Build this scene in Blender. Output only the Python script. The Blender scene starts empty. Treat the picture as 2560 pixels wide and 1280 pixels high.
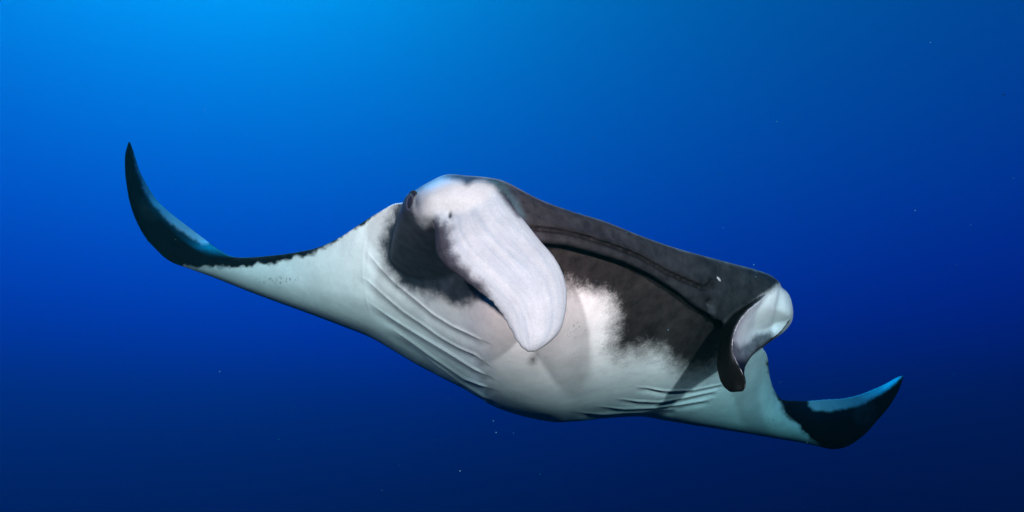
import bpy, bmesh, math, random
import numpy as np
from mathutils import Vector, Matrix, kdtree

R = math.radians
sc = bpy.context.scene
COL = sc.collection
random.seed(7); rng = np.random.default_rng(7)

# ------------------------------------------------------------------ camera
F, CX, CY = 1700.0, 1280.0, 640.0            # focal length and centre in photograph pixels
PITCH = R(15.3)
cam = bpy.data.cameras.new('camera'); cam_o = bpy.data.objects.new('camera', cam); COL.objects.link(cam_o)
cam.sensor_width = 36; cam.lens = 36 * F / 2560; cam.clip_start = .05; cam.clip_end = 4000
cam_o.rotation_euler = (R(90) + PITCH, 0, 0)
sc.camera = cam_o
CP, SP = math.cos(PITCH), math.sin(PITCH)

# ------------------------------------------------------------------ sky, sun, exposure
SUN_EL, SUN_AZ = R(53), R(-34.5)               # azimuth from +Y towards +X
w = bpy.data.worlds.new('World'); sc.world = w; w.use_nodes = True
nt = w.node_tree; bg = nt.nodes['Background']
sky = nt.nodes.new('ShaderNodeTexSky'); sky.sky_type = 'NISHITA'; sky.sun_disc = False
sky.sun_elevation = SUN_EL; sky.sun_rotation = SUN_AZ
nt.links.new(sky.outputs[0], bg.inputs[0]); bg.inputs[1].default_value = .091
sun = bpy.data.lights.new('sun', 'SUN'); sun.energy = 4.7; sun.angle = R(.5); sun.color = (1, .96, .9)
sun_o = bpy.data.objects.new('sun', sun); COL.objects.link(sun_o)
sd = Vector((math.sin(SUN_AZ) * math.cos(SUN_EL), math.cos(SUN_AZ) * math.cos(SUN_EL), math.sin(SUN_EL)))
sun_o.rotation_euler = sd.to_track_quat('Z', 'Y').to_euler()
sun_o.location = (0, 0, 6)

def c2w(p):
    """camera space (right, depth, up) -> world"""
    p = np.asarray(p, float)
    return np.stack([p[..., 0], p[..., 1] * CP - p[..., 2] * SP, p[..., 1] * SP + p[..., 2] * CP], -1)
def P(u, v, d):
    return ((u - CX) / F * d, d, (CY - v) / F * d)
def proj(W):
    W = np.asarray(W, float)
    x, d, z = W[..., 0], W[..., 1] * CP + W[..., 2] * SP, -W[..., 1] * SP + W[..., 2] * CP
    return CX + F * x / d, CY - F * z / d, d

# the photographer's two strobes (their double shadows lie on the belly in the photograph)
def strobe(name, pos, aim, watts):
    l = bpy.data.lights.new(name, 'SPOT'); l.energy = watts; l.spot_size = R(50); l.spot_blend = 1; l.shadow_soft_size = .06
    l.color = (1, .0905, .0815)
    o = bpy.data.objects.new(name, l); COL.objects.link(o)
    a, b = Vector(c2w(pos)), Vector(c2w(aim)); o.location = a
    o.rotation_euler = (a - b).to_track_quat('Z', 'Y').to_euler()
strobe('camera_strobe', (-.62, -1.0, .78), P(1240, 745, 2.4), 6600)
strobe('camera_strobe.001', (1.12, -1.0, .56), P(1500, 745, 2.5), 6600)

sc.view_settings.view_transform = 'Standard'; sc.view_settings.look = 'None'
sc.view_settings.exposure = 0; sc.view_settings.gamma = 1
sc.cycles.volume_bounces = 0; sc.cycles.max_bounces = 6

# ------------------------------------------------------------------ the water itself
def make_water():
    me = bpy.data.meshes.new('water'); bm = bmesh.new(); bmesh.ops.create_cube(bm, size=1)
    bmesh.ops.scale(bm, vec=(1600, 1600, 600), verts=bm.verts); bmesh.ops.translate(bm, vec=(0, 0, 19.4 - 300), verts=bm.verts)
    bm.to_mesh(me); bm.free()
    o = bpy.data.objects.new('water', me); COL.objects.link(o); o['kind'] = 'structure'
    m = bpy.data.materials.new('sea_water'); m.use_nodes = True; n = m.node_tree.nodes; n.clear()
    out = n.new('ShaderNodeOutputMaterial'); pv = n.new('ShaderNodeVolumePrincipled')
    rho = .5; ss = (.0006, .0104, .0073); sa = (.50, .0418, .0069)      # scattering / absorption per metre
    c = [s / rho for s in ss]; A = [max(0, 1 - a / ((1 - k) * rho)) ** 2 for a, k in zip(sa, c)]
    pv.inputs['Color'].default_value = (*c, 1); pv.inputs['Absorption Color'].default_value = (*A, 1)
    pv.inputs['Density'].default_value = rho; pv.inputs['Anisotropy'].default_value = .72
    m.node_tree.links.new(pv.outputs[0], out.inputs['Volume']); me.materials.append(m)
make_water()

# ------------------------------------------------------------------ lofting
def hermite(Pt, x, xs):
    n = len(x); h = np.diff(x); dl = np.diff(Pt, axis=0) / h[:, None, None]
    m = np.zeros_like(Pt); m[0] = dl[0]; m[-1] = dl[-1]
    m[1:-1] = (dl[1:] * h[:-1, None, None] + dl[:-1] * h[1:, None, None]) / (h[1:] + h[:-1])[:, None, None]
    i = np.clip(np.searchsorted(x, xs, side='right') - 1, 0, n - 2)
    hh = h[i]; t = ((xs - x[i]) / hh)[:, None, None]; hh = hh[:, None, None]
    return ((2*t**3 - 3*t**2 + 1) * Pt[i] + (t**3 - 2*t**2 + t) * hh * m[i]
            + (-2*t**3 + 3*t**2) * Pt[i+1] + (t**3 - t**2) * hh * m[i+1])
def loft(stations, ns, ntt):
    """stations: S x N x 3 (u, v, depth) closed loops -> verts, faces, loop parameter (0..N) per vertex"""
    S = np.array(stations, float)
    Q = np.stack(P(S[..., 0], S[..., 1], S[..., 2]), -1)
    hs = np.linalg.norm(np.diff(Q, axis=0), axis=-1).mean(1) + 1e-4
    x = np.concatenate([[0], np.cumsum(hs)]); xs = np.linspace(0, x[-1], ns)
    Q = hermite(Q, x, xs)
    N = Q.shape[1]; k = 3
    T = np.transpose(Q, (1, 0, 2)); T = np.concatenate([T[-k:], T, T[:k + 1]])
    ht = np.sqrt(np.linalg.norm(np.diff(T, axis=0), axis=-1).mean(1)) + 1e-3
    y = np.concatenate([[0], np.cumsum(ht)]); y -= y[k]
    ys = np.linspace(0, y[k + N], ntt, endpoint=False)
    T = hermite(T, y, ys)                                   # ntt x ns x 3
    tt = np.interp(ys, y[k:k + N + 1], np.arange(N + 1))
    V = T.reshape(-1, 3); tv = np.repeat(tt, ns); sv = np.tile(np.linspace(0, 1, ns), ntt)
    f = []
    idx = np.arange(ntt * ns).reshape(ntt, ns)
    a = idx; b = np.roll(idx, -1, 0)
    quads = np.stack([a[:, :-1], a[:, 1:], b[:, 1:], b[:, :-1]], -1).reshape(-1, 4)
    c0, c1 = T[:, 0].mean(0), T[:, -1].mean(0)
    V = np.concatenate([V, [c0], [c1]]); tv = np.concatenate([tv, [0, 0]]); sv = np.concatenate([sv, [0, 1]])
    n0 = ntt * ns
    tris = [(int(b[j, 0]), int(a[j, 0]), n0) for j in range(ntt)] + [(int(a[j, -1]), int(b[j, -1]), n0 + 1) for j in range(ntt)]
    return c2w(V), quads.tolist() + tris, tv, sv
def lerp(a, b, t): return tuple(np.array(a, float) * (1 - t) + np.array(b, float) * t)

# ------------------------------------------------------------------ disc: wings and belly
def disc_station(T, B, E, th, lin=.06, roll=0.0, rw=.2):
    """T leading edge, B lower limb, E trailing edge depth, th thickness along the view"""
    T, B = np.array(T, float), np.array(B, float); B[2] = T[2] + (B[2] - T[2]) * 1.05
    def at(wv, extra=0.0):
        g = lin * wv + (1 - lin) * (1 - max(0, 1 - wv ** 2.8) ** (1 / 2.8))
        extra = extra + roll * max(0, 1 - wv / rw)
        q = T + (B - T) * wv; q[2] = T[2] + (B[2] - T[2]) * g + extra; return tuple(q)
    pts = [at(0), at(.05, .0), at(.2), at(.42), at(.65), at(.85), at(.96), at(1.0)]
    q = T + (B - T) * .93; pts.append((q[0], q[1], B[2] + .45 * (E - B[2])))
    q = T + (B - T) * .82; pts.append((q[0], q[1], E))
    q = T + (B - T) * .62; pts.append((q[0], q[1], max(at(.62)[2] + th, T[2] + .62 * (E - T[2]))))
    q = T + (B - T) * .30; pts.append((q[0], q[1], max(at(.30)[2] + th, T[2] + .30 * (E - T[2]))))
    q = T + (B - T) * .07; pts.append((q[0], q[1], T[2] + roll + th * .55))
    return pts
DISC = [  # T(u,v,d)  B(u,v,d)  E  th
    ((324,351,2.72),(322,353,2.73),2.74,.004),
    ((337,388,2.70),(313,385,2.71),2.76,.02),
    ((348,424,2.70),(312,420,2.70),2.78,.03),
    ((366,460,2.70),(316,465,2.68),2.80,.035),
    ((389,497,2.70),(324,510,2.66),2.82,.04),
    ((420,528,2.70),(340,555,2.65),2.84,.05),
    ((461,560,2.70),(362,594,2.65),2.86,.05),
    ((506,594,2.69),(395,630,2.66),2.88,.06),
    ((545,622,2.67),(430,656,2.68),2.92,.06),
    ((580,641,2.64),(474,672,2.71),2.98,.07),
    ((622,643,2.62),(535,694,2.76),3.05,.08),
    ((680,639,2.59),(610,724,2.82),3.15,.10),
    ((740,631,2.55),(690,754,2.87),3.28,.12),
    ((801,617,2.48),(770,783,2.91),3.42,.15),
    ((850,594,2.42),(850,813,2.95),3.55,.18),
    ((895,565,2.36),(925,843,2.99),3.70,.22),
    ((948,532,2.31),(990,880,3.04),3.85,.26),
    ((1000,509,2.26),(1050,916,3.09),3.95,.32),
    ((1060,535,2.20),(1100,946,3.13),4.05,.38),
    ((1150,592,2.12),(1152,972,3.16),4.1,.42),
    ((1240,568,1.93),(1236,1016,3.18),4.15,.45),
    ((1330,572,1.91),(1325,1044,3.20),4.15,.45),
    ((1390,575,1.93),(1385,1054,3.22),4.15,.45),
    ((1455,588,1.98),(1430,1053,3.24),4.15,.45),
    ((1525,609,2.04),(1480,1049,3.26),4.15,.45),
    ((1600,639,2.11),(1530,1046,3.28),4.15,.45),
    ((1680,686,2.19),(1575,1044,3.30),4.15,.45),
    ((1762,748,2.28),(1618,1044,3.33),4.15,.42),
    ((1820,820,2.50),(1670,1052,3.38),4.15,.36),
    ((1872,850,2.70),(1730,1062,3.45),4.15,.30),
    ((1914,882,2.88),(1795,1072,3.52),4.2,.22),
    ((1925,945,3.08),(1870,1084,3.60),4.2,.18),
    ((1938,980,3.22),(1940,1096,3.70),4.2,.14),
    ((1957,999,3.34),(2005,1107,3.80),4.25,.10),
    ((1990,1001,3.48),(2050,1117,3.88),4.3,.08),
    ((2024,1002,3.60),(2085,1123,3.94),4.32,.07),
    ((2066,999,3.74),(2118,1116,4.0),4.34,.06),
    ((2110,996,3.88),(2143,1101,4.06),4.36,.05),
    ((2150,987,4.0),(2167,1081,4.12),4.38,.05),
    ((2185,973,4.1),(2194,1050,4.17),4.38,.04),
    ((2215,959,4.18),(2223,1016,4.22),4.38,.035),
    ((2242,944,4.25),(2248,973,4.26),4.34,.02),
    ((2257,938,4.29),(2258,946,4.29),4.31,.008),
]
disc = []
for s in DISC:
    u = s[0][0]
    if u < 560: a = dict(roll=.13 * min(1, (u - 322) / 60, (565 - u) / 60), rw=.34)
    elif u > 1985: a = dict(roll=.11 * min(1, (2262 - u) / 40, (u - 1980) / 40), rw=.34)
    else: a = {}
    disc.append(disc_station(*s, **a))

# ------------------------------------------------------------------ head bar with the mouth
def head_face(Fp, C1, C2, crease=1.0, depth=.42):
    Fp, C1, C2 = (np.array(a, float) for a in (Fp, C1, C2))
    def o(q, du=0, dv=0, dd=0): return (q[0] + du, q[1] + dv, q[2] + dd)
    m1 = Fp * .5 + C1 * .5; m2 = C1 * .5 + C2 * .5
    k = crease
    return [o(Fp), o(Fp*.85 + C1*.15, 0, 0, -.018), o(m1, 0, 0, -.012), o(C1, 0, -5, .0), o(C1, 0, 1, .03*k), o(C1, 0, 7, -.004*k),
            o(m2, 0, 2, -.012*k), o(C2, 0, -2, -.004), o(C2, 0, 2, .02), o(C2, 0, -14, .10),
            o(C2, 0, 0, depth), o(Fp, 0, 60, depth + .1), o(Fp, 0, 14, .20), o(Fp, 0, 2, .05)]
def cheek(top, mid, bot, depth=.45):
    top, mid, bot = (np.array(a, float) for a in (top, mid, bot))
    def q(t):   # quadratic through the three
        c = top * (1-t)*(1-2*t) + mid * 4*t*(1-t) + bot * t*(2*t-1)
        c[2] = mid[2] + (top[2] - mid[2]) * max(0, 1 - t / .42) ** 4.5 + (bot[2] - mid[2]) * max(0, (t - .42) / .58) ** 1.5
        return tuple(c)
    def o(q, dv=0, dd=0): return (q[0], q[1] + dv, q[2] + dd)
    return [o(top), q(.10), q(.24), q(.36), q(.46), q(.55), q(.66), q(.8), q(.93), o(bot, -4, .06),
            o(bot, -20, depth*.6), o(lerp(top, bot, .4), 0, depth), o(lerp(top, bot, .12), 0, .22), o(lerp(top, bot, .015), 0, .06)]
HEAD = [
    cheek((1010,500,2.05),(1003,520,2.05),(1000,545,2.12),.12),
    cheek((1018,487,2.01),(1004,530,1.96),(982,600,2.20),.25),
    cheek((1040,475,1.99),(1030,540,1.89),(975,665,2.33),.35),
    cheek((1066,459,1.97),(1062,548,1.83),(1015,712,2.38)),
    cheek((1112,438,1.95),(1112,555,1.81),(1080,742,2.38)),
    cheek((1170,440,1.91),(1178,560,1.80),(1155,760,2.36)),
    cheek((1222,445,1.90),(1240,560,1.82),(1225,735,2.2)),
    head_face((1272,459,1.90),(1300,567,1.83),(1312,604,1.85), .6),
    head_face((1349,499,1.94),(1385,574,1.87),(1390,607,1.89)),
    head_face((1430,529,1.99),(1452,589,1.92),(1458,621,1.94)),
    head_face((1507,552,2.05),(1520,611,1.98),(1526,642,2.00)),
    head_face((1597,588,2.12),(1597,641,2.05),(1602,673,2.07)),
    head_face((1688,620,2.20),(1672,682,2.12),(1684,722,2.15)),
    head_face((1762,641,2.27),(1745,714,2.19),(1752,771,2.23)),
    head_face((1830,659,2.35),(1805,735,2.27),(1805,803,2.31),.3),
    cheek((1885,674,2.42),(1862,770,2.34),(1840,880,2.52)),
    cheek((1932,692,2.48),(1925,775,2.40),(1880,890,2.66)),
    cheek((1960,718,2.53),(1962,785,2.48),(1925,858,2.72),.3),
    cheek((1976,745,2.57),(1978,785,2.54),(1962,830,2.66),.15),
    cheek((1980,770,2.60),(1981,785,2.60),(1978,805,2.63),.05),
]

# ------------------------------------------------------------------ cephalic fins
def blade(L, Rr, th, bulge=.012):
    L, Rr = np.array(L, float), np.array(Rr, float)
    def q(t, dd): a = L*(1-t) + Rr*t; a[2] += dd; return tuple(a)
    return [q(0, 0), q(.06, -th*.45), q(.28, -th*.5 - bulge*.7), q(.5, -th*.5 - bulge), q(.72, -th*.5 - bulge*.7), q(.94, -th*.45),
            q(1, 0), q(.94, th*.45), q(.72, th*.5 - bulge*.6), q(.5, th*.5 - bulge*.8), q(.28, th*.5 - bulge*.6), q(.06, th*.45)]
LFIN = [
    blade((1085,540,1.84),(1215,470,1.9),.06,.0),
    blade((1088,590,1.815),(1248,470,1.87),.07,.01),
    blade((1093,633,1.79),(1279,511,1.84),.065,.02),
    blade((1120,670,1.775),(1314,555,1.82),.055,.025),
    blade((1161,701,1.765),(1352,603,1.805),.045,.028),
    blade((1201,731,1.757),(1386,643,1.79),.040,.028),
    blade((1237,762,1.75),(1409,688,1.78),.036,.026),
    blade((1260,795,1.745),(1418,735,1.77),.033,.022),
    blade((1278,827,1.742),(1413,788,1.763),.030,.018),
    blade((1294,856,1.74),(1396,834,1.757),.027,.012),
    blade((1308,872,1.74),(1370,859,1.75),.024,.006),
    blade((1320,880,1.742),(1343,877,1.744),.014,.0),
]
def rolled(Rg, Lf, Rt, conc=.085, back=.10):
    Rg, Lf, Rt = (np.array(a, float) for a in (Rg, Lf, Rt))
    def m(a, b, t, dd=0): q = a*(1-t) + b*t; q[2] += dd; return tuple(q)
    return [tuple(Rg), m(Rg, Lf, .10, -.004), m(Rg, Lf, .5, -.012), m(Lf, Rg, .10, -.002), tuple(Lf), m(Lf, Rt, .15, back*.7), m(Lf, Rt, .5, back),
            m(Rt, Lf, .15, back*.6), tuple(Rt), m(Rt, Rg, .5, conc), m(Rg, Rt, .16, conc*.55), m(Rg, Rt, .05, .006)]
RFIN = [
    rolled((1948,706,2.47),(1912,712,2.52),(1968,735,2.56),.0,.05),
    rolled((1925,728,2.40),(1872,738,2.46),(1976,762,2.56),.015),
    rolled((1895,754,2.33),(1836,772,2.40),(1972,795,2.55),.05),
    rolled((1866,778,2.27),(1812,800,2.35),(1955,828,2.56),.075),
    rolled((1847,803,2.22),(1803,826,2.31),(1930,850,2.55),.085),
    rolled((1836,828,2.18),(1799,852,2.27),(1905,868,2.52),.085),
    rolled((1831,854,2.15),(1796,876,2.24),(1882,888,2.46),.07),
    rolled((1832,880,2.13),(1793,898,2.21),(1868,908,2.40),.03),
    rolled((1842,905,2.11),(1793,918,2.19),(1862,922,2.32),.01,.05),
    rolled((1853,926,2.10),(1797,936,2.17),(1860,938,2.22),.0,.04),
    rolled((1862,945,2.10),(1801,951,2.16),(1863,950,2.17),.0,.035),
    rolled((1864,962,2.105),(1811,968,2.15),(1863,966,2.15),.0,.03),
    rolled((1858,977,2.11),(1826,981,2.135),(1857,979,2.135),.0,.015),
]

# ------------------------------------------------------------------ union into one skin
VOX = .005
def build_union():
    V, Fc, comp, tv, sv = [], [], [], [], []
    for ci, (st, ns, nn) in enumerate(((disc, 520, 260), (HEAD, 240, 220), (LFIN, 120, 90), (RFIN, 120, 90))):
        v, f, t, sp = loft(st, ns, nn); off = sum(len(a) for a in V)
        V.append(v); Fc += [[i + off for i in q] for q in f]; comp.append(np.full(len(v), ci)); tv.append(t); sv.append(sp)
    V = np.concatenate(V); comp = np.concatenate(comp); tv = np.concatenate(tv); sv = np.concatenate(sv)
    me = bpy.data.meshes.new('rough'); me.from_pydata(V.tolist(), [], Fc); me.update()
    bm = bmesh.new(); bm.from_mesh(me); bmesh.ops.recalc_face_normals(bm, faces=bm.faces); bm.to_mesh(me); bm.free()
    o = bpy.data.objects.new('rough', me); COL.objects.link(o)
    md = o.modifiers.new('r', 'REMESH'); md.mode = 'VOXEL'; md.voxel_size = VOX; md.adaptivity = 0
    dg = bpy.context.evaluated_depsgraph_get()
    out = bpy.data.meshes.new_from_object(o.evaluated_get(dg)); out.name = 'body'
    bpy.data.objects.remove(o); bpy.data.meshes.remove(me)
    return out, V, comp, tv, sv
body_me, SV, SCOMP, STV, SSV = build_union()
n = len(body_me.vertices)
X = np.empty(n * 3); body_me.vertices.foreach_get('co', X); X = X.reshape(-1, 3)
kd = kdtree.KDTree(len(SV))
for i, p in enumerate(SV.tolist()): kd.insert(p, i)
kd.balance()
near = np.array([kd.find(p)[1] for p in X.tolist()])
comp, tt, al_s = SCOMP[near], STV[near], SSV[near]
# smooth away voxel steps and round the joints
ed = np.empty(len(body_me.edges) * 2, int); body_me.edges.foreach_get('vertices', ed); ed = ed.reshape(-1, 2)
deg = np.bincount(ed.ravel(), minlength=n)[:, None].astype(float)
def smooth(A):
    out = np.zeros_like(A)
    for c in range(A.shape[1]):
        out[:, c] = np.bincount(ed[:, 0], A[ed[:, 1], c], n) + np.bincount(ed[:, 1], A[ed[:, 0], c], n)
    return out / deg
for k in range(10):
    X += (.5 if k % 2 == 0 else -.48) * (smooth(X) - X)
# soften where components meet
mix = np.zeros(n)
U, Vv, D = proj(X)
d0 = (comp[ed[:, 0]] != comp[ed[:, 1]]) & ((U[ed[:, 0]] < 1275) | (comp[ed].max(1) == 3) | ((U[ed[:, 0]] > 1850) & (Vv[ed[:, 0]] > 800))); mix[ed[d0].ravel()] = 1
M = mix[:, None]
for k in range(14): M = np.maximum(M * .96, smooth(M))
M = np.clip(M * 1.5, 0, 1)
for k in range(14): X += .5 * M * (smooth(X) - X)
body_me.vertices.foreach_set('co', X.ravel()); body_me.update()
Nn = np.empty(n * 3); body_me.vertices.foreach_get('normal', Nn); Nn = Nn.reshape(-1, 3)
U, Vv, D = proj(X)

# ------------------------------------------------------------------ gills: overlapping flaps pressed into the belly
def seg_dist(px, py, poly, closed=False):
    poly = np.array(poly, float); a = poly if closed else poly[:-1]; b = np.roll(poly, -1, 0) if closed else poly[1:]
    best = np.full(len(px), 1e9); side = np.zeros(len(px)); along = np.zeros(len(px)); ln = np.linalg.norm(b - a, axis=1); cum = np.concatenate([[0], np.cumsum(ln)])
    for i in range(len(a)):
        e = b[i] - a[i]; wx, wy = px - a[i][0], py - a[i][1]
        t = np.clip((wx * e[0] + wy * e[1]) / (e @ e + 1e-9), 0, 1)
        dx, dy = wx - t * e[0], wy - t * e[1]; dd = np.hypot(dx, dy); k = dd < best
        best[k] = dd[k]; side[k] = np.sign(e[0] * dy - e[1] * dx)[k]; along[k] = (cum[i] + t * ln[i])[k] / cum[-1]
    return best, side, along
GILL_L = [
    [(913,625),(950,669),(989,709),(1036,746),(1083,785),(1130,814),(1173,834),(1202,849)],
    [(898,691),(919,701),(958,736),(1009,779),(1056,810),(1099,841),(1146,868),(1189,886),(1205,900)],
    [(923,756),(957,781),(1019,821),(1088,864),(1132,890),(1177,917),(1210,935)],
    [(969,818),(1022,852),(1073,888),(1117,917),(1162,947),(1217,968)],
    [(1055,893),(1103,926),(1147,959),(1190,982),(1222,998)],
]
FOLD = [[(928,556),(914,592),(906,640),(907,690),(915,745),(926,790)], [(940,560),(926,596),(919,640),(918,672)]]
GILL_R = [
    [(1589,967),(1618,969),(1661,977),(1733,975),(1806,960)],
    [(1539,996),(1597,1003),(1647,1005),(1719,993),(1790,978)],
    [(1492,1015),(1560,1022),(1640,1020),(1700,1012),(1770,1000)],
    [(1441,1030),(1500,1035),(1600,1033),(1690,1024)],
]
belly = (comp == 0) & (tt < 7.3)
disp = np.zeros(n)
for G, wid, amp, sgn in [(g, 34, .0046, 1) for g in GILL_L] + [(g, 20, .0038, 1) for g in GILL_R] + [(g, 9, .0011, -1) for g in FOLD]:
    dd, s, al = seg_dist(U, Vv, G)
    up = s * sgn < 0                                  # above the free edge in the picture
    endf = np.clip(al * 4 + .05, 0, 1) * np.clip((1 - al) * 12 + .3, 0, 1)
    low = np.clip(1 - dd / 4.5, 0, 1) - (1.7 * np.exp(-((dd - .45 * wid) / (.30 * wid)) ** 2) if wid > 12 else 0)
    prof = np.where(up, np.clip(1 - dd / 4.5, 0, 1), low)
    disp += amp * prof * np.where(dd < 60, endf, 0)
disp *= belly
fe = (comp == 2) & ((tt < 1.2) | (tt > 10.8)) & (al_s > .3)
ew = np.where(tt < 6, 1 - tt / 1.2, 1 - (12 - tt) / 1.2).clip(0, 1) * np.clip((al_s - .3) * 6, 0, 1)
wob = np.sin(al_s * 95 + 1.3 * np.sin(al_s * 41)) * .6 + np.sin(al_s * 173 + 2 * np.sin(al_s * 23)) * .4
X += c2w(np.stack([np.full(n, -.75), np.zeros(n), np.full(n, -.6)], -1)) * (fe * ew * wob * .0018)[:, None]
disp += -.03 * np.exp(-((U - 1776) ** 2 / 9 ** 2 + (Vv - 764) ** 2 / 13 ** 2)) * (comp == 1) - .008 * np.exp(-((U - 1124) ** 2 / 6 ** 2 + (Vv - 537) ** 2 / 9 ** 2)) * (comp > 0)
GROOVE = [(1957,716),(1953,745),(1945,780),(1936,818)]
dg_, _, _ = seg_dist(U, Vv, GROOVE)
disp += (comp != 0) * (U > 1850) * (.008 * np.exp(-((U - 1968) ** 2 / 13 ** 2 + (Vv - 785) ** 2 / 26 ** 2)) - .007 * np.exp(-(dg_ / 9) ** 2))
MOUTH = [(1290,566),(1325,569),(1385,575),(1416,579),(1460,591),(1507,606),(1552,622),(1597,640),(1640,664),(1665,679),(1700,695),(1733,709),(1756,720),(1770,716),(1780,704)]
LIP = [(1310,600),(1355,606),(1416,611),(1484,629),(1552,650),(1620,681),(1688,724),(1733,761),(1778,788)]
hd = (comp == 1) & (U > 1285)
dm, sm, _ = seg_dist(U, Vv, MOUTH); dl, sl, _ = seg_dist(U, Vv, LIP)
disp += hd * (-.011 * np.exp(-(dm / 4.5) ** 2) + .008 * np.exp(-((dl - 8) / 10) ** 2) * (sl < 0))
X += Nn * disp[:, None]
body_me.vertices.foreach_set('co', X.ravel()); body_me.update()

# ------------------------------------------------------------------ markings (skin colour plus some painted light and shade, fixed to the skin)
def inside(px, py, poly):
    c = np.zeros(len(px), bool); m = len(poly)
    for i in range(m):
        x1, y1 = poly[i]; x2, y2 = poly[i - 1]
        if y1 == y2: continue
        k = ((y1 > py) != (y2 > py)) & (px < (x2 - x1) * (py - y1) / (y2 - y1) + x1); c ^= k
    return c
def sdf(poly):
    d, _, _ = seg_dist(U, Vv, poly, True); return np.where(inside(U, Vv, poly), d, -d)
LTIP = [(1008,480),(962,520),(930,546),(905,566),(878,580),(846,601),(824,614),(778,635),(733,648),(665,660),(620,665),(552,669),(500,669),(461,668),(430,690),(250,640),(250,300),(400,300),(600,540),(800,540),(900,480),(1000,430)]
RTIP = [(1918,905),(1924,945),(1933,972),(1944,1002),(1960,1025),(1976,1048),(1994,1063),(2010,1082),(2028,1100),(2050,1112),(2066,1128),(2100,1200),(2400,1200),(2400,850),(1935,850)]
LSTRIPE = [(320,340),(332,385),(340,425),(354,466),(375,505),(404,541),(440,573),(480,600),(505,614),(520,612),(535,600),(470,540),(420,500),(380,450),(350,380),(330,335)]
RSTRIPE = [(2022,1013),(2037,1026),(2080,1028),(2109,1022),(2153,1010),(2196,990),(2239,956),(2266,930),(2262,910),(2200,940),(2120,975),(2066,985),(2020,990)]
THROAT = [(1330,655),(1360,704),(1405,716),(1440,727),(1480,733),(1512,744),(1530,760),(1536,795),(1528,835),(1525,868),(1545,890),(1580,886),(1620,878),(1655,885),(1685,915),(1720,938),(1765,932),(1800,918),(1840,900),(1850,850),(1860,780),(1750,680),(1500,540),(1250,540)]
CHEEK = [(985,500),(968,560),(956,600),(955,645),(968,682),(1000,712),(1045,733),(1085,745),(1130,757),(1170,757),(1205,745),(1240,730),(1330,700),(1330,440),(1000,420)]
HWHITE = [(1030,500),(1036,530),(1046,558),(1062,572),(1078,560),(1088,566),(1095,543),(1104,562),(1113,552),(1120,574),(1132,568),(1135,590),(1160,610),(1290,580),(1285,530),(1255,490),(1235,466),(1210,452),(1190,452),(1168,464),(1150,452),(1125,446),(1095,446),(1062,464),(1042,482)]
RWHITE = [(1953,708),(1930,727),(1905,744),(1880,764),(1857,788),(1841,818),(1835,850),(1850,868),(1872,852),(1888,836),(1906,832),(1925,828),(1936,842),(1960,836),(1992,800),(1992,740),(1966,722)]
FMARGIN = [(1205,436),(1226,456),(1243,477),(1259,498),(1277,522),(1295,542),(1303,543),(1286,512),(1268,482),(1252,458),(1242,440)]
FROOT = [(1040,545),(1078,558),(1095,543),(1103,560),(1113,554),(1119,572),(1130,570),(1124,592),(1134,608),(1128,626),(1146,640),(1150,658),(1172,672),(1180,692),(1205,706),(1222,742),(1150,714),(1080,670)]
def ell(cx, cy, a, b, rot=0):
    c, s = math.cos(rot), math.sin(rot); x = (U - cx) * c + (Vv - cy) * s; y = -(U - cx) * s + (Vv - cy) * c
    return (1 - np.hypot(x / a, y / b)) * min(a, b)
dark = np.full(n, -60.); fuzz = np.full(n, 5.)
cd = np.tile(np.array([.005, .006, .007]), (n, 1)); cl = np.tile(np.array([.86, .80, .74]), (n, 1))
def put(mask, val, fz):
    k = mask & (val > dark); dark[k] = val[k]; fuzz[k] = fz
b0 = comp == 0
NZ = rng.random((256, 256))
def vnoise(sc_):                                       # smooth irregular noise, -1..1, over the skin
    x, y = U / sc_, Vv / sc_; xi, yi = np.floor(x).astype(int), np.floor(y).astype(int); fx, fy = x - xi, y - yi
    fx, fy = fx * fx * (3 - 2 * fx), fy * fy * (3 - 2 * fy); g = lambda a, b: NZ[(xi + a) % 256, (yi + b) % 256]
    return 2 * ((g(0, 0) * (1 - fx) + g(1, 0) * fx) * (1 - fy) + (g(0, 1) * (1 - fx) + g(1, 1) * fx) * fy) - 1
jag = 3.5 * vnoise(7) + 4.5 * vnoise(19) + 3.0 * vnoise(43)
tips = np.maximum(sdf(LTIP), sdf(RTIP)); tips = tips + jag * (np.abs(tips) < 22)
put(b0, tips, 3.5)
thr, chk = sdf(THROAT) + 7 * vnoise(34) + 4 * vnoise(13), sdf(CHEEK) + 9 * vnoise(29) + 5 * vnoise(11)
put(b0 & (tt < 7.5), thr, 23); put(b0 & (tt < 7.5), chk, 12)
put(b0, ell(1333, 899, 10, 14, .3) - 5, 9)
k = b0 & (thr > -30); cd[k] = (.0195, .0165, .0155)
k = b0 & (chk > -25); cd[k] = (.030, .036, .045)
k = b0 & ((ell(2165, 1036, 26, 20, -.5) > -6) | (ell(372, 522, 16, 26, -.5) > -5)); cd[k] = (.035, .04, .042)
strp = np.maximum(sdf(LSTRIPE), sdf(RSTRIPE)) + .5 * jag - 3 * (U < 700); k = b0 & (strp > dark * 0 - 30) & (tips > 0) & (strp > -12)
dark[k] = np.minimum(dark[k], -strp[k]); fuzz[k] = 3.2
dors = (b0 & ((tt > 9) & (tt < 12.7)))
dark[dors & (strp < -5)] = 40
h = comp == 1
left = U < 1300
hw, rw = sdf(HWHITE), sdf(RWHITE)
hv = np.where(left, np.minimum(-hw, chk), np.minimum(-rw, 40.))
hv = np.where(~left & (Vv > 870) & (U > 1845), -20, hv); hv = np.maximum(hv, sdf(FMARGIN))
put(h, hv, 7); fuzz[h & left] = 6
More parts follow.
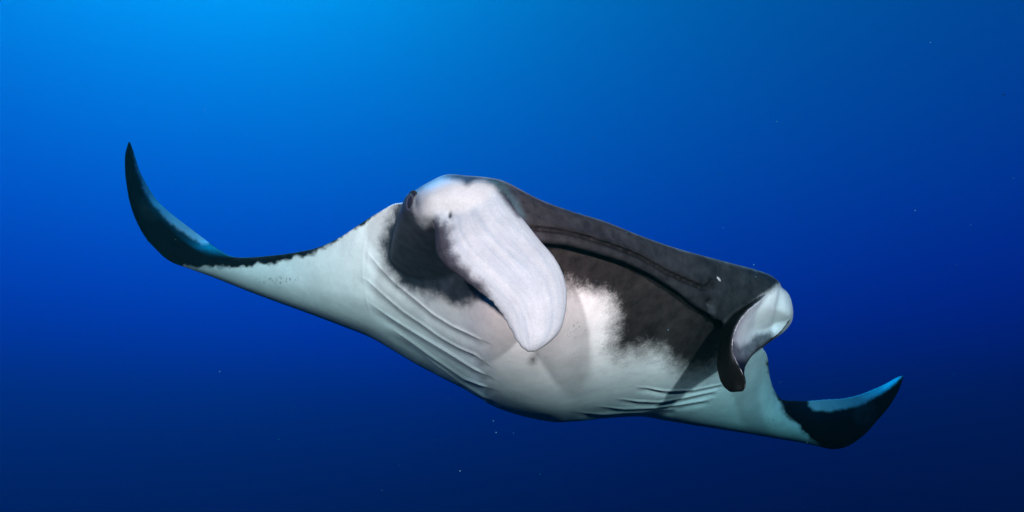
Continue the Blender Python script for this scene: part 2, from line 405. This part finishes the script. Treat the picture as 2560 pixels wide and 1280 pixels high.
cd[h] = (.021, .0225, .0245); cd[h & left] = (.030, .036, .045); k = h & (sdf(FMARGIN) > -8); cd[k] = (.035, .07, .08); k = h & (U > 1845) & (Vv > 815); cd[k] = (.17, .16, .17)  # teal of the dark fin margin is ambient light put into the tone
f = comp == 2
fb = f & (tt > 6.3) & (tt < 11.7)
put(f, sdf(FMARGIN), 5); put(f, sdf(FROOT), 9); dark[fb] = 40
cl[f] = (.272, .362, .375); cl[h] = (.31, .39, .385); cl[h & ~left] = (.90, .82, .78); cd[f] = (.03, .036, .045)
put(f | h, ell(1124, 537, 4, 7, .2), 1.5)
put(h, ell(1019, 508, 15, 30, .15), 3); put(h, ell(1042, 505, 5, 18, -.1), 7); put(h, ell(1030, 545, 16, 9, .5), 5)
put(h & (U > 1285), 3.2 - dm, 1.2); k = h & (dm < 9); cd[k] = (.010, .009, .009)  # mouth line darkened: lip pigment and the crease's shade painted in one tone
r = comp == 3
dark[r] = np.where((tt[r] > 8.2) | (tt[r] < .15), np.maximum(-rw[r], -30), 40); fuzz[r] = 6
cd[r] = (.005, .0045, .004); k = r & (tt > 8.3) & (Vv < 900); cd[k] = (.15, .14, .15); k = r & ((tt < .25) | (tt > 11.7)) & (Vv > 775); dark[k] = -3; cl[r] = (.92, .82, .80)
body_me.shade_smooth() if hasattr(body_me, 'shade_smooth') else body_me.polygons.foreach_set('use_smooth', [True] * len(body_me.polygons))
def fattr(name, arr):
    a = body_me.attributes.new(name, 'FLOAT', 'POINT'); a.data.foreach_set('value', np.ascontiguousarray(arr, np.float32))
def cattr(name, arr):
    for k in range(7): arr = smooth(arr)
    a = body_me.attributes.new(name, 'FLOAT_COLOR', 'POINT'); a.data.foreach_set('color', np.concatenate([arr, np.ones((n, 1))], 1).astype(np.float32).ravel())
speck = np.zeros(n)
for (x, y, a, b, ro, st) in ((1445, 825, 45, 28, -.4, .9), (1510, 868, 30, 34, 0, .8), (1395, 850, 40, 40, 0, .35), (700, 700, 95, 16, -.05, 1.0), (1925, 1058, 24, 38, -.5, 1.0), (960, 560, 26, 50, .3, .5), (1060, 505, 10, 40, .3, .35)):
    speck = np.maximum(speck, st * np.clip(ell(x, y, a, b, ro) / min(a, b) * 1.6, 0, 1))
speck *= (b0 | h) & ((tt < 7.5) | h)
fin_w = ((comp == 2) | ((comp == 3) & (tt > 8))).astype(float)[:, None]
for k in range(4): fin_w = smooth(fin_w)
across = tt.copy()[:, None]; along = al_s.copy()[:, None]
for k in range(3): across, along = smooth(across), smooth(along)
k = (comp == 1) & ((tt > 10.5) | (tt < .15)); cd[k] = (.16, .20, .21)  # head's top edge and back paled: rim light put into the skin tone
k = b0 & (tt > 9) & (tt < 12.9) & (strp < -5); cd[k] = (.05, .06, .065)
fattr('speck', speck); fattr('fin', fin_w[:, 0]); fattr('across', across[:, 0]); fattr('along', along[:, 0])
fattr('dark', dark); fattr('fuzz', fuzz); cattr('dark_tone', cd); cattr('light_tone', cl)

# ------------------------------------------------------------------ skin material
def skin_material():
    m = bpy.data.materials.new('ray_skin'); m.use_nodes = True; T = m.node_tree; N = T.nodes; L = T.links.new
    bs = N['Principled BSDF']
    def attr(nm): a = N.new('ShaderNodeAttribute'); a.attribute_name = nm; return a
    def math_(op, a, b=None):
        q = N.new('ShaderNodeMath'); q.operation = op
        for i, v in enumerate((a, b)):
            if v is None: continue
            if isinstance(v, (int, float)): q.inputs[i].default_value = v
            else: L(v, q.inputs[i])
        return q.outputs[0]
    tc = N.new('ShaderNodeTexCoord')
    def noise(scale, det, rough=.6):
        q = N.new('ShaderNodeTexNoise'); q.inputs['Scale'].default_value = scale; q.inputs['Detail'].default_value = det; q.inputs['Roughness'].default_value = rough
        L(tc.outputs['Object'], q.inputs['Vector']); return q.outputs['Fac']
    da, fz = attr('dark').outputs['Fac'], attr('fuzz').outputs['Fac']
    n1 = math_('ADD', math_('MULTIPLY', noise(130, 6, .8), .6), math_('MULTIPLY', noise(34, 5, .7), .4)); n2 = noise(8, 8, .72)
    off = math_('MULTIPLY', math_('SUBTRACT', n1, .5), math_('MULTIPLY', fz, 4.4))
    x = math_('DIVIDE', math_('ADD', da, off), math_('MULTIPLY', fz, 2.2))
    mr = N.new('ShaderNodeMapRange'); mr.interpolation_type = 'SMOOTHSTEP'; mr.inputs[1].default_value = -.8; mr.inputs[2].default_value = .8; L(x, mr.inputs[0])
    def mixc(fac, a, b, mode='MIX'):
        q = N.new('ShaderNodeMix'); q.data_type = 'RGBA'; q.blend_type = mode
        if isinstance(fac, float): q.inputs[0].default_value = fac
        else: L(fac, q.inputs[0])
        for s, v in ((6, a), (7, b)):
            if isinstance(v, tuple): q.inputs[s].default_value = v
            else: L(v, q.inputs[s])
        return q.outputs[2]
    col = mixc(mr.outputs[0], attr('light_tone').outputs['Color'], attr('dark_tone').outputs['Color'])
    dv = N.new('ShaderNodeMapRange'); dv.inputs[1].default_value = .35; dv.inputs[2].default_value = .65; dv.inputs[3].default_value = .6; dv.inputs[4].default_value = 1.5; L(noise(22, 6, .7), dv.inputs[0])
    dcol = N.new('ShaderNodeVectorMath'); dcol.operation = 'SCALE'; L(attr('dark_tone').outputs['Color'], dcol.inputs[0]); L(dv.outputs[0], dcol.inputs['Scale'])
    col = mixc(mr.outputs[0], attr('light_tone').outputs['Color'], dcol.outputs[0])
    mot = N.new('ShaderNodeMapRange'); mot.inputs[1].default_value = .3; mot.inputs[2].default_value = .7; mot.inputs[3].default_value = .78; mot.inputs[4].default_value = 1.07; L(n2, mot.inputs[0])
    fine = N.new('ShaderNodeMapRange'); fine.inputs[1].default_value = .35; fine.inputs[2].default_value = .65; fine.inputs[3].default_value = .91; fine.inputs[4].default_value = 1.06; L(noise(340, 3), fine.inputs[0])
    g = math_('MULTIPLY', mot.outputs[0], fine.outputs[0])
    cg = N.new('ShaderNodeCombineColor'); [L(g, cg.inputs[i]) for i in range(3)]
    col = mixc(1.0, col, cg.outputs[0], 'MULTIPLY')
    # small dark dashes on the belly
    mpv = N.new('ShaderNodeMapping'); mpv.inputs['Scale'].default_value = (1.0, .5, .45); mpv.inputs['Rotation'].default_value = (0, R(35), 0); L(tc.outputs['Object'], mpv.inputs[0])
    vo = N.new('ShaderNodeTexVoronoi'); vo.inputs['Scale'].default_value = 120; L(mpv.outputs[0], vo.inputs['Vector'])
    sp = N.new('ShaderNodeMapRange'); sp.inputs[1].default_value = .0; sp.inputs[2].default_value = .12; L(math_('SUBTRACT', math_('MULTIPLY', attr('speck').outputs['Fac'], .44), vo.outputs['Distance']), sp.inputs[0])
    col = mixc(math_('MULTIPLY', sp.outputs[0], .38), col, (.06, .055, .06, 1))
    # fibres running along the unrolled head fin
    cx = N.new('ShaderNodeCombineXYZ'); L(math_('MULTIPLY', attr('across').outputs['Fac'], 1.1), cx.inputs[0]); L(math_('MULTIPLY', attr('along').outputs['Fac'], .9), cx.inputs[1])
    fs = N.new('ShaderNodeTexNoise'); fs.inputs['Scale'].default_value = 3.2; fs.inputs['Detail'].default_value = 5; L(cx.outputs[0], fs.inputs['Vector'])
    fsr = N.new('ShaderNodeMapRange'); fsr.inputs[1].default_value = .42; fsr.inputs[2].default_value = .68; L(fs.outputs['Fac'], fsr.inputs[0])
    col = mixc(math_('MULTIPLY', attr('fin').outputs['Fac'], math_('MULTIPLY', fsr.outputs[0], .55)), col, mixc(1.0, col, (.62, .74, .82, 1), 'MULTIPLY'))
    cy = N.new('ShaderNodeCombineXYZ'); L(math_('MULTIPLY', attr('across').outputs['Fac'], .6), cy.inputs[0]); L(math_('MULTIPLY', attr('along').outputs['Fac'], 40.0), cy.inputs[1])
    fr = N.new('ShaderNodeTexNoise'); fr.inputs['Scale'].default_value = 3.0; fr.inputs['Detail'].default_value = 3; L(cy.outputs[0], fr.inputs['Vector'])
    L(col, bs.inputs['Base Color']); bs.inputs['Roughness'].default_value = .55; bs.inputs['Specular IOR Level'].default_value = .06
    bp = N.new('ShaderNodeBump'); bp.inputs['Strength'].default_value = .25; bp.inputs['Distance'].default_value = .005; L(math_('ADD', noise(160, 4), math_('MULTIPLY', attr('fin').outputs['Fac'], math_('ADD', math_('MULTIPLY', fr.outputs['Fac'], .5), math_('MULTIPLY', fs.outputs['Fac'], .35)))), bp.inputs['Height']); L(bp.outputs[0], bs.inputs['Normal'])
    return m
SKIN = skin_material()
ray = bpy.data.objects.new('manta_ray', None); COL.objects.link(ray)
ray['label'] = 'black and white manta ray gliding through open blue water with one head fin unrolled'
ray['category'] = 'manta ray'
ray.location = Vector(c2w(P(1450, 850, 2.8)))
def part(name, me, mat, parent=ray):
    o = bpy.data.objects.new(name, me); COL.objects.link(o); me.materials.append(mat) if mat else None
    o.parent = parent
    pw = Vector((0, 0, 0)); p = parent
    while p: pw += p.location; p = p.parent
    o.location = -pw
    return o
body = part('body', body_me, SKIN)
body['label'] = 'one-piece skin of wings, belly, head and head fins, white marked with black'

# ------------------------------------------------------------------ eye
def surface_at(u, v, rad=7, comps=(0, 1, 2, 3)):
    k = (np.hypot(U - u, Vv - v) < rad) & np.isin(comp, comps); i = np.where(k)[0]
    i = i[D[i] < D[i].min() + .03]
    return Vector(X[i].mean(0)), Vector(Nn[i].mean(0)).normalized()
def plain(name, color, rough=.4, spec=.3):
    m = bpy.data.materials.new(name); m.use_nodes = True; N = m.node_tree.nodes; b = N['Principled BSDF']
    nz = N.new('ShaderNodeTexNoise'); nz.inputs['Scale'].default_value = 90
    mx = N.new('ShaderNodeMix'); mx.data_type = 'RGBA'; mx.inputs[6].default_value = (*[c * .75 for c in color], 1); mx.inputs[7].default_value = (*[min(1, c * 1.2) for c in color], 1)
    m.node_tree.links.new(nz.outputs['Fac'], mx.inputs[0]); m.node_tree.links.new(mx.outputs[2], b.inputs['Base Color'])
    b.inputs['Roughness'].default_value = rough; b.inputs['Specular IOR Level'].default_value = spec
    return m
def blob(pos, axes, radii, seg=24, rings=14):
    """ellipsoid mesh in world space; axes = 3 unit vectors"""
    me = bpy.data.meshes.new('m'); bm = bmesh.new(); bmesh.ops.create_uvsphere(bm, u_segments=seg, v_segments=rings, radius=1)
    A = Matrix([[axes[j][i] * radii[j] for j in range(3)] for i in range(3)])
    for v_ in bm.verts: v_.co = A @ v_.co + pos
    for f_ in bm.faces: f_.smooth = True
    bm.to_mesh(me); bm.free(); return me
def frame(nrm, up):
    z = nrm.normalized(); x = up.cross(z).normalized(); return x, z.cross(x).normalized(), z
def ring(pos, ax, a, b, r, seg=40, rs=8):
    me = bpy.data.meshes.new('m'); vs, fs = [], []
    for i in range(seg):
        t = 2 * math.pi * i / seg; c = pos + ax[0] * (a * math.cos(t)) + ax[1] * (b * math.sin(t)); o_ = (ax[0] * math.cos(t) + ax[1] * math.sin(t)).normalized()
        for j in range(rs):
            q = 2 * math.pi * j / rs; vs.append(c + o_ * (r * math.cos(q)) + ax[2] * (r * .7 * math.sin(q)))
    for i in range(seg):
        for j in range(rs): fs.append((i * rs + j, ((i + 1) % seg) * rs + j, ((i + 1) % seg) * rs + (j + 1) % rs, i * rs + (j + 1) % rs))
    me.from_pydata([tuple(v_) for v_ in vs], [], fs); [setattr(p_, 'use_smooth', True) for p_ in me.polygons]; return me
EYE_DARK = plain('eye_dark', (.012, .013, .016), .15, .5); IRIS = plain('eye_iris', (.035, .04, .05), .3, .4); LID = plain('eyelid_skin', (.016, .018, .02), .6, .05)
up = Vector(c2w((0, 0, 1)))
ep, en = surface_at(1025, 507, 8, (1,))
en = (en * .5 + Vector(c2w((-.55, -.75, 0)))).normalized(); ax = frame(en, up)
eye = part('eye', blob(ep - en * .017, ax, (.024, .035, .022)), EYE_DARK)
part('iris', ring(ep + en * .0008, ax, .0135, .021, .0035), IRIS, eye)
part('eyelid', ring(ep - en * .007, ax, .0225, .033, .0042), LID, eye)

# pale nostril slit beside the corner of the mouth
np_, nn_ = surface_at(1797, 698, 8, (1,))
sl_ax = frame(nn_, up)
ra = math.radians(38); xa = (sl_ax[0] * math.cos(ra) - sl_ax[1] * math.sin(ra)); ya = (sl_ax[0] * math.sin(ra) + sl_ax[1] * math.cos(ra))
nostril = part('nostril', blob(np_ - nn_ * .001, (xa, ya, nn_), (.0125, .0058, .004), 16, 10), plain('nostril_skin', (.36, .35, .33), .6, .05))
part('nostril_rim', ring(np_ - nn_ * .0005, (xa, ya, nn_), .014, .0075, .0028, 28, 6), plain('nostril_rim_skin', (.03, .028, .028), .6, .05), nostril)

# ------------------------------------------------------------------ drifting specks in the water
def make_specks():
    me = bpy.data.meshes.new('drifting_specks'); vs, fs = [], []
    pts = [(2508, 236, 2.2, 3.2), (2508, 186, 2.6, 1.6), (2523, 320, 2.4, 2.0), (1942, 304, 2.5, 1.8), (2391, 662, 2.3, 1.7), (2552, 30, 2.4, 2.2), (1240, 1081, 2.0, 1.5), (1233, 1052, 2.2, 1.2), (955, 1226, 2.4, 1.6), (1884, 662, 1.9, 1.6)]
    for k in range(330):
        d_ = random.uniform(1.2, 7); pts.append((random.uniform(-300, 2860), random.uniform(-200, 1480), d_, random.uniform(.45, 1.25) * random.choice((1, 1, 1, 1.4))))
    for (u_, v_, d_, r_) in pts:
        c = Vector(c2w(P(u_, v_, d_))); r_ = r_ * d_ / F; b = len(vs); k = random.uniform(.6, 1.7)
        ax_ = Vector((random.gauss(0, 1), random.gauss(0, 1), random.gauss(0, 1))).normalized(); e1 = ax_.orthogonal().normalized(); e2 = ax_.cross(e1)
        vs += [tuple(c + ax_ * r_ * k), tuple(c - ax_ * r_ * k)] + [tuple(c + (e1 * math.cos(q) + e2 * math.sin(q)) * r_ * .8) for q in (0, 2.09, 4.19)]
        for q in range(3): fs += [(b, b + 2 + q, b + 2 + (q + 1) % 3), (b + 1, b + 2 + (q + 1) % 3, b + 2 + q)]
    me.from_pydata(vs, [], fs); o = bpy.data.objects.new('drifting_specks', me); COL.objects.link(o)
    me.materials.append(plain('speck_white', (.10, .42, .46), .8, .1))
    o['kind'] = 'stuff'; o['label'] = 'tiny pale specks of plankton drifting in the blue water'; o['category'] = 'plankton'
make_specks()
